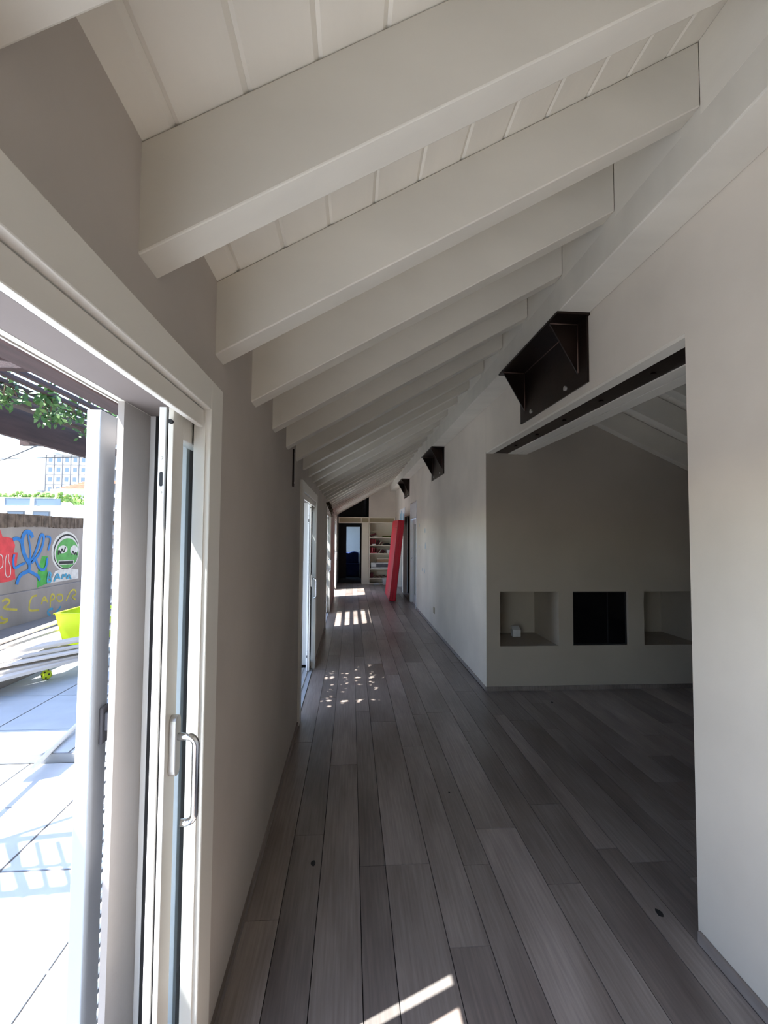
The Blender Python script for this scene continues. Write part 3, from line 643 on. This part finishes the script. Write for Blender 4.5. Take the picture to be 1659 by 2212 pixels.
patch([(6.733, 1.655), (6.979, 1.611), (7.033, 1.503), (7.115, 1.502), (7.233, 1.476), (7.29, 1.376), (7.271, 1.265), (7.353, 1.261), (7.341, 1.111), (7.304, .99), (7.328, .875), (7.186, .847), (7.024, .846), (6.3, .849), (6.2, 1.5)], 'g_red', XU)
patch([(7.902, 1.183), (8.047, 1.176), (8.038, .984), (8.096, .731), (7.811, .681), (7.815, .947)], 'g_green', XU, .0008)
patch([(8.139, .719), (8.259, .91), (8.533, .946), (8.924, .886), (8.935, .724)], 'g_white', XU, .0006)
patch(ell(8.539, 1.239, .397, .342, jit=.02), 'g_white', XU, .001); patch(ell(8.552, 1.231, .362, .310, jit=.01), 'g_black', XU, .002); patch(ell(8.56, 1.222, .345, .285), 'g_white', XU, .003); patch(ell(8.572, 1.203, .323, .262), 'g_face', XU, .004)
patch(ell(8.438, 1.272, .129, .068), 'g_white', XU, .005); patch(ell(8.766, 1.250, .114, .083), 'g_white', XU, .005)
ribbon([(8.31, 1.184), (8.327, 1.276), (8.377, 1.195), (8.406, 1.302), (8.465, 1.206), (8.506, 1.313)], .035, 'g_black', XU, dx=.006)
ribbon([(8.703, 1.165), (8.723, 1.247), (8.786, 1.157), (8.814, 1.213), (8.861, 1.153)], .035, 'g_black', XU, dx=.006)
ribbon([(8.325, 1.048), (8.765, 1.031)], .075, 'g_white', XU, dx=.0055); ribbon([(8.341, 1.047), (8.749, 1.032)], .052, 'g_black', XU, dx=.0065)
BL = [[(7.234, 1.458), (7.301, 1.482), (7.372, 1.462), (7.44, 1.385), (7.455, 1.282), (7.515, 1.177), (7.595, 1.082)],
 [(7.605, 1.081), (7.496, 1.204), (7.436, 1.346), (7.428, 1.487), (7.474, 1.563), (7.547, 1.582), (7.624, 1.55), (7.656, 1.484)],
 [(7.549, 1.537), (7.585, 1.407), (7.625, 1.275), (7.613, 1.094)],
 [(7.605, 1.081), (7.703, 1.193), (7.773, 1.323), (7.823, 1.482), (7.86, 1.536), (7.912, 1.522), (7.926, 1.454), (7.893, 1.332), (7.801, 1.188), (7.651, 1.091)],
 [(7.965, 1.494), (8.028, 1.501), (8.093, 1.479), (8.087, 1.396), (8.042, 1.273)], [(7.272, 1.24), (7.252, 1.154), (7.277, 1.017), (7.396, 1.07), (7.52, 1.1)],
 [(8.028, 1.149), (8.015, 1.013), (7.957, .949), (7.853, .978), (7.789, 1.056), (7.755, 1.138)], [(7.605, 1.081), (7.612, .964), (7.457, .945), (7.38, .883), (7.346, .786)], [(7.612, .964), (7.719, .916), (7.82, .867), (7.864, .796)]]
for k, p in enumerate(BL): ribbon(p, [.055, .07, .035, .05, .04, .04, .045, .06, .05][k], 'g_blue', XU, dx=.007+.0004*k)
for p in ([(7.13, 1.247), (7.101, 1.175), (7.111, .957), (7.166, .904), (7.223, .935), (7.215, 1.071), (7.159, 1.16), (7.163, 1.245)], [(7.0, 1.253), (7.05, 1.226), (7.066, 1.081), (7.012, 1.049)]): ribbon(p, .014, 'g_white', XU, dx=.003)
for k, p in enumerate([[(8.074, .912), (8.048, .747)], [(8.074, .912), (8.14, .886), (8.132, .838), (8.073, .827), (8.152, .794), (8.149, .742), (8.048, .743)], [(8.225, .738), (8.305, .885), (8.385, .764)], [(8.248, .799), (8.356, .8)], [(8.439, .758), (8.457, .851), (8.508, .781), (8.551, .857), (8.582, .744)], [(8.606, .742), (8.632, .838), (8.7, .732)]]):
    ribbon(p, .032, 'g_sky', XU, 'graffiti_letter_stroke', dx=.008+.0004*k)
for k, p in enumerate([[(7.031, .578), (7.094, .61), (7.186, .573), (7.164, .528), (7.021, .479), (7.341, .414)], [(7.766, .568), (7.659, .569), (7.607, .499), (7.591, .386), (7.616, .35), (7.83, .327)], [(7.879, .412), (7.938, .545), (8.033, .423)], [(7.902, .469), (8.005, .461)],
 [(8.098, .324), (8.106, .55), (8.195, .524), (8.203, .453), (8.109, .439)], [(8.284, .512), (8.254, .46), (8.303, .397), (8.395, .383), (8.438, .434), (8.399, .504), (8.284, .512)], [(8.524, .372), (8.659, .544), (8.798, .534), (8.822, .441), (8.666, .432), (8.809, .353)], [(7.011, .374), (7.062, .317), (7.152, .313), (7.13, .269), (6.97, .282)]]):
    ribbon(p, .032, 'g_yellow', XW, 'graffiti_letter_stroke', dx=.001+.0004*k)
for p in ([(8.178, .29), (8.07, .30), (8.035, .25), (8.098, .20), (8.121, .19)], [(8.241, .19), (8.315, .24), (8.384, .30)]): ribbon(p, .04, 'g_sky', XW, 'graffiti_letter_stroke', dx=.002)

# timber, bin, ball, pole
BD = [((-3.419, 4.324, .214), (-2.826, 5.614, .2), .05), ((-3.515, 4.441, .25), (-2.831, 5.621, .25), .05), ((-3.578, 4.516, .3), (-2.791, 5.539, .3), .035), ((-3.631, 4.581, .33), (-2.838, 5.628, .33), .03), ((-3.719, 4.69, .372), (-2.924, 5.798, .372), .05), ((-3.608, 4.55, .402), (-3.585, 6.669, .402), .04), ((-3.614, 4.555, .43), (-3.84, 7.136, .43), .03)]
names = ['lowest bleached timber board at the front of the lumber pile', 'second bleached board from the bottom of the lumber pile', 'thin bleached board in the middle of the lumber pile', 'narrow bleached board just above the middle of the pile', 'wide bleached board sticking out past the lime bin', 'timber board lying under the lime bin', 'topmost timber board of the pile near the graffiti wall']
for (a, b, wd), lb in zip(BD, names):
    a, b = Vector(a), Vector(b); d = (b-a).normalized(); a = a - d*1.3; ln = (b-a).length
    o = empty('timber_board', a); o.rotation_euler = (0, 0, math.atan2(d.y, d.x)); tag(o, lb, 'timber', 'timber boards piled on the kerb')
    bx('board_plank', 'board', o, 0, ln, -wd*1.6, wd*1.6, -wd*.55, wd*.1, .003); bx('end_cap', 'pergola', o, ln, ln+.002, -wd*1.5, wd*1.5, -wd*.5, wd*.05)
bn = empty('plastic_bin', (-3.30, 6.15, .215)); tag(bn, 'lime green plastic bin on the timber boards', 'bin')
bm = bmesh.new()
def frus(bm, a0, a1, z0, z1, inward=False):
    lo = [bm.verts.new((sx*a0*.8, sy*a0, z0)) for sx, sy in ((-1, -1), (1, -1), (1, 1), (-1, 1))]; hi = [bm.verts.new((sx*a1*.8, sy*a1, z1)) for sx, sy in ((-1, -1), (1, -1), (1, 1), (-1, 1))]
    for i in range(4): bm.faces.new((lo[i], lo[(i+1) % 4], hi[(i+1) % 4], hi[i]))
    return lo
bm.faces.new(frus(bm, .21, .29, 0, .38)); frus(bm, .20, .28, .01, .38)
mk('bin_body', bm, 'lime', bn)
bm = bmesh.new(); 
for s in (-1, 1): box(bm, s*.232-.014, s*.232+.014, -.305, .305, .375, .395); box(bm, -.246, .246, s*.29-.015, s*.29+.015, .375, .395)
mk('bin_rim', bm, 'lime', bn, .005)
for k in (-.1, .0, .1): bx('bin_rib', 'lime', bn, .197, .204, k-.006, k+.006, .02, .30)
ba = empty('toy_ball', (-3.19, 5.19, TZ2)); tag(ba, 'small yellow ball with black dots on the shaded terrace', 'ball')
bm = bmesh.new(); bmesh.ops.create_icosphere(bm, subdivisions=3, radius=.05, matrix=Matrix.Translation((0, 0, .05))); mk('ball_skin', bm, 'lime', ba, 0, True)
for k in range(14):
    th, ph = math.acos(1-2*(k+.5)/14), k*2.4; n = Vector((math.sin(th)*math.cos(ph), math.sin(th)*math.sin(ph), math.cos(th)))
    bm = bmesh.new(); bmesh.ops.create_cone(bm, cap_ends=True, segments=8, radius1=.010, radius2=.008, depth=.003, matrix=Matrix.Translation(Vector((0, 0, .05)) + n*.0505) @ n.to_track_quat('Z', 'Y').to_matrix().to_4x4()); mk('ball_dot', bm, 'black', ba)
pl = empty('pale_pole', (-2.028, 2.925, TZ)); tag(pl, 'long pale pole lying across the terrace step', 'pole')
tb('pole_rod', 'rope', pl, [(.12, -.9, .035), (0, 0, .055), (-.125, .99, .095), (-.30, 2.0, .085)], .016, 10); tb('pole_end', 'satin', pl, [(-.30, 2.0, .085), (-.307, 2.04, .085)], .018, 10)

# ------------------------------------------------------------------ pergola with vines
pg = empty('pergola', (-2.6, 7, 0)); tag(pg, 'brown wooden slatted pergola over the terrace', 'pergola')
def pgb(name, x0, x1, y0, y1, z0, z1, bev=.004): return bx(name, 'pergola', pg, x0+2.6, x1+2.6, y0-7, y1-7, z0, z1, bev)
pgb('beam', -1.94, -1.77, -1.0, 10.6, 2.55, 2.82); pgb('fascia', -3.50, -3.44, 2.6, 10.6, 2.55, 2.85)
pgb('cross_beam', -4.8, -1.77, 3.66, 3.74, 2.83, 2.97); pgb('cross_beam', -4.8, -1.77, 10.5, 10.6, 2.83, 2.97); pgb('cross_beam', -4.8, -1.77, 7.0, 7.08, 2.83, 2.97)
for y in (10.4, 6.0): pgb('post', -3.5, -3.40, y, y+.1, -.0+TZ2, 2.55) if y > 9 else None
pgb('post', -1.90, -1.80, -1.0, -.9, TZ, 2.55); pgb('post', -1.90, -1.80, 10.4, 10.5, TZ2, 2.55)
for k in range(9):
    x = -2.02 - .155*k; pgb('slat', x-.045, x, 3.74, 10.5, 2.85, 2.885, .002)
for k in range(7):
    x = -.70 - .155*k; pgb('slat', x-.062, x, 3.2, 10.5, 2.85, 2.885, .002)
pgb('cross_beam', -1.77, -.66, 3.12, 3.20, 2.80, 2.90); pgb('cross_beam', -1.77, -.66, 10.5, 10.6, 2.80, 2.90); pgb('cross_beam', -1.77, -.66, 6.95, 7.03, 2.79, 2.85)
pgb('wall_plate', -.68, -.62, 3.12, 10.6, 2.70, 2.85)
for k in range(9):
    x = -3.52 - .135*k; pgb('slat', x-.131, x, 3.15, 10.5, 2.975, 3.0, .002)  # hidden dense slats beyond the fascia, added to shade the terrace
# unseen lattice, added and shaped to cast the grid shadow on the terrace
dz = 2.62-TZ; ox, oy = -dz/1.9, -dz/1.9*.34
def tp(x, y): return Vector((x+ox+2.6, y+oy-7, 2.62))
for a, b, r in (((-2.9, 2.02), (-1.06, 2.13), .03), ((-2.9, 2.36), (-1.36, 2.53), .03), ((-1.36, 2.53), (-1.02, 2.12), .03), ((-2.9, 2.0), (-2.9, 2.4), .03), ((-1.78, 2.46), (-1.44, 2.08), .028)):
    tb('shadow_lattice_frame', 'pergola', pg, [tp(*a), tp(*b)], r, 6)
for k in range(14):
    x = -2.80 + .105*k; tb('shadow_lattice_slat', 'pergola', pg, [tp(x+.0, 2.46), tp(x+.30, 2.08)], .018, 5)
tb('shadow_lattice_slat', 'pergola', pg, [tp(-2.8, 2.18), tp(-1.1, 2.30)], .018, 5)
tb('shadow_lattice_arm', 'pergola', pg, [tp(-1.9, 2.44), (-1.86+2.6, 3.0-7, 2.62)], .02, 6)
def vine(loc, n, spread, drop, label, up=.1):
    o = empty('hanging_vine', loc); tag(o, label, 'plant', 'vines hanging from the pergola')
    bm = bmesh.new()
    for k in range(n):
        c = Vector((R.gauss(0, spread), R.gauss(0, spread), R.uniform(-drop, up)*(1 if R.random() < .8 else .3)))
        d = Vector((R.uniform(-1, 1), R.uniform(-1, 1), R.uniform(-1.2, .3))).normalized(); s = d.orthogonal().normalized(); L = R.uniform(.05, .10); wd = L*.22
        v = [bm.verts.new(c), bm.verts.new(c+d*L*.5+s*wd), bm.verts.new(c+d*L), bm.verts.new(c+d*L*.5-s*wd)]; bm.faces.new(v)
    f = mk('foliage', bm, 'leaf', o); f['kind'] = 'stuff'
    for k in range(3): tb('stem', 'stem', o, [(0, 0, up), (R.gauss(0, spread*.4), R.gauss(0, spread*.4), -drop*.4), (R.gauss(0, spread*.6), R.gauss(0, spread*.6), -drop*.9)], .006, 5)
    return o
vine((-3.0, 4.22, 2.90), 60, .07, .14, 'small vine tuft at the left end of the pergola slats')
vine((-2.85, 4.50, 2.90), 150, .06, .26, 'longest bright green vine tuft hanging through the slats')
vine((-3.15, 4.42, 2.90), 90, .06, .16, 'vine tuft between the two left slats')
vine((-2.9, 5.0, 2.90), 110, .10, .16, 'wide dark vine tuft in the middle of the slats')
vine((-3.2, 5.2, 2.88), 90, .08, .15, 'low vine tuft hanging near the fascia board')
vine((-2.7, 5.35, 2.92), 110, .12, .14, 'vine tuft partly behind the shutter')
vine((-3.1, 5.9, 2.90), 130, .15, .16, 'far vine tuft hidden behind the shutter edge')
for k, (x, y) in enumerate(((-1.42, 3.45), (-1.42, 4.15), (-1.42, 4.85), (-1.42, 5.55))):
    o = empty('vine_mat', (x, y, 2.89)); tag(o, ['nearest', 'second', 'third', 'farthest'][k]+' leafy vine mat lying on the pergola slats beside the house wall', 'plant', 'vine mats on the pergola'); bm = bmesh.new()
    for q in range(1250):
        c = Vector((R.uniform(-.68, .68), R.uniform(-.33, .33), R.uniform(.0, .10))); d = Vector((R.uniform(-1, 1), R.uniform(-1, 1), R.uniform(-.25, .25))).normalized(); t_ = d.cross(Vector((0, 0, 1))).normalized(); L = R.uniform(.06, .13)
        bm.faces.new([bm.verts.new(c-d*L*.5), bm.verts.new(c+t_*L*.26), bm.verts.new(c+d*L*.5), bm.verts.new(c-t_*L*.26)])
    f = mk('foliage', bm, 'leaf', o); f['kind'] = 'stuff'
    for q in range(3): tb('stem', 'stem', o, [(-.45+.3*q, -.3, .01), (-.3+.3*q, 0, .04), (-.4+.35*q, .3, .01)], .008, 5)

# ------------------------------------------------------------------ the town beyond
tag(bx('ground', 'ground', None, -320, 60, -60, 400, -12.2, -12), 'town ground far below the terrace', None, None, 'structure')
tw_ = empty('apartment_tower', (-101.3, 160, -12)); tag(tw_, 'tall white apartment tower with a grid of square windows', 'building')
Wc, Hc, NC, NR = 2.62, 3.28, 7, 10; top = 26.7+12
bx('tower_body', 'town_white', tw_, 0, Wc*NC, .4, 18, 0, top); bx('tower_parapet', 'town_white', tw_, -.8, 3.2, 0.6, 8, top+.9, top+2.6)
for i in range(NC+1): bx('tower_rib', 'town_grey', tw_, i*Wc-.10, i*Wc+.10, .1, .42, 0, top)
for j in range(NR+1): bx('tower_band', 'town_grey', tw_, 0, Wc*NC, .15, .42, top-j*Hc-.10, top-j*Hc+.10)
w0 = None
for i in range(NC):
    for j in range(NR):
        px, pz_ = i*Wc + .75, top - (j+1)*Hc + .95
        fr = unit('window', 'town_grey', tw_, px, px+1.2, .33, .43, pz_, pz_+1.5); unit('window_pane', 'town_glass', tw_, px+.22, px+1.2, .30, .42, pz_, pz_+1.28)
hs = empty('roof_house', (-27.8, 45, -12)); tag(hs, 'white house with a red tiled hip roof and planted loggia', 'building')
bx('house_body', 'town_white', hs, .0, 7, .6, 8, 0, 15.6, 0); bx('loggia_slab', 'town_white', hs, -.3, 7, -.1, .7, 15.45, 15.66); bx('eave', 'town_white', hs, .0, 7.2, -.3, 8, 17.25, 17.42)
bx('loggia_post', 'town_white', hs, .0, .45, -.1, .3, 15.6, 17.3); bx('loggia_post', 'town_white', hs, 5.2, 5.6, -.1, .3, 15.6, 17.3); bx('loggia_back', 'bluewhite', hs, .2, 7, 3, 3.1, 15.6, 17.3)
rf = empty('roof', (0, 0, 0)); rf.parent = hs
bm = bmesh.new(); v = [bm.verts.new(p) for p in ((.6, -.3, 17.42), (7.4, -.3, 17.42), (7.4, 8, 17.42), (.6, 8, 17.42), (3.2, 3.6, 19.2), (4.8, 3.6, 19.2))]
for f in ((0, 1, 5, 4), (1, 2, 5), (2, 3, 4, 5), (3, 0, 4)): bm.faces.new([v[i] for i in f])
mk('roof_deck', bm, 'roof_tile', rf)
for k in range(13): 
    t = k/13; x0 = .6 + 2.6*t; x1 = 7.4 - 2.6*t; y = -.3 + 3.9*t; z = 17.42 + 1.78*t
    bx('tile_course', 'roof_tile', rf, x0+.02, x1-.02, y-.05, y+.18, z, z+.08)
bx('chimney', 'roof_tile', hs, 1.55, 2.05, 2.6, 3.2, 17.9, 19.05); bx('chimney_cap', 'town_grey', hs, 1.4, 2.2, 2.45, 3.35, 19.05, 19.2)
for x in (1.0, 1.9): o = bx('window', 'town_grey', hs, x, x+.72, .55, .62, 14.55, 15.3); bx('pane', 'town_glass', o, x+.06, x+.66, .53, .56, 14.6, 15.25)
bx('stone_panel', 'coping', hs, 2.75, 3.6, .5, .61, 14.4, 15.3)
lw = empty('low_building', (-26.5, 35, -12)); tag(lw, 'low white building with a hedge on its roof terrace', 'building')
bx('building_body', 'town_white', lw, -10, 5.0, .2, 10, 0, 15.1); bx('roof_slab', 'town_white', lw, -10, 5.0, 0, 10, 15.1, 15.35)
bx('parapet_rail', 'town_white', lw, -10, 5.0, .2, .3, 15.92, 15.98)
for k in range(7): bx('parapet_post', 'town_white', lw, -9+2.05*k, -8.75+2.05*k, .15, .35, 15.35, 15.98)
for k in range(7): bx('railing_panel', 'town_glass', lw, -8.75+2.05*k, -6.95+2.05*k, .22, .26, 15.40, 15.9)
for k in range(5): o = bx('window', 'town_grey', lw, -3.5+1.75*k, -2.3+1.75*k, .15, .22, 14.35, 14.98); bx('pane', 'town_glass', o, -3.42+1.75*k, -2.38+1.75*k, .13, .16, 14.4, 14.92)
bx('roof_vent', 'town_grey', lw, 1.9, 2.25, 3, 3.3, 16.2, 16.75)
def hedge(loc, sx, sy, sz, n, label, cat='hedge'):
    o = empty('hedge', loc); tag(o, label, cat); bm = bmesh.new()
    for k in range(n):
        c = Vector((R.uniform(-sx, sx), R.uniform(-sy, sy), R.uniform(0, sz)*(.8+.2*math.sin(k)))); s = R.uniform(.08, .18)
        bmesh.ops.create_icosphere(bm, subdivisions=1, radius=s, matrix=Matrix.Translation(c))
    f = mk('foliage', bm, 'hedge', o); f['kind'] = 'stuff'; bx('hedge_trough', 'town_white', o, -sx, sx, -sy, sy, -.3, .02); return o
hedge((-26.0, 35.8, 3.65), 5.2, .35, .75, 520, 'long clipped green hedge on the low building roof')
hedge((-24.5, 44.9, 3.95), 1.9, .3, .95, 260, 'bright leafy planter in the loggia of the red roofed house', 'plants')
ac = empty('air_conditioner', (-27.1, 44.85, 3.66)); tag(ac, 'small air conditioner unit in the loggia', 'air conditioner'); bx('unit_case', 'town_white', ac, 0, .6, 0, .25, 0, .62); bx('unit_grille', 'town_glass', ac, .08, .45, -.01, 0, .1, .5)
for nm, pts, r, lb in (('overhead_cable', [(-12, 7, 2.70), (-5.057, 7, 2.628), (-3.93, 7, 2.672), (-3.5, 7, 2.70)], .007, 'thin dark cable strung level across the sky'), ('stay_rod', [(-5.06, 7, 2.605), (-4.994, 7, 2.62), (-3.943, 7, 3.116), (-3.45, 7, 3.35)], .010, 'pale slanting stay rod crossing below the pergola fascia')):
    o = empty(nm, pts[1]); tag(o, lb, 'cable'); q = Vector(pts[1]); tb('strand', 'cable', o, [Vector(p)-q for p in pts], r, 6); tb('strand_clip', 'satin', o, [Vector(pts[-1])-q, Vector(pts[-1])-q+Vector((0, 0, .04))], r*1.8, 6)
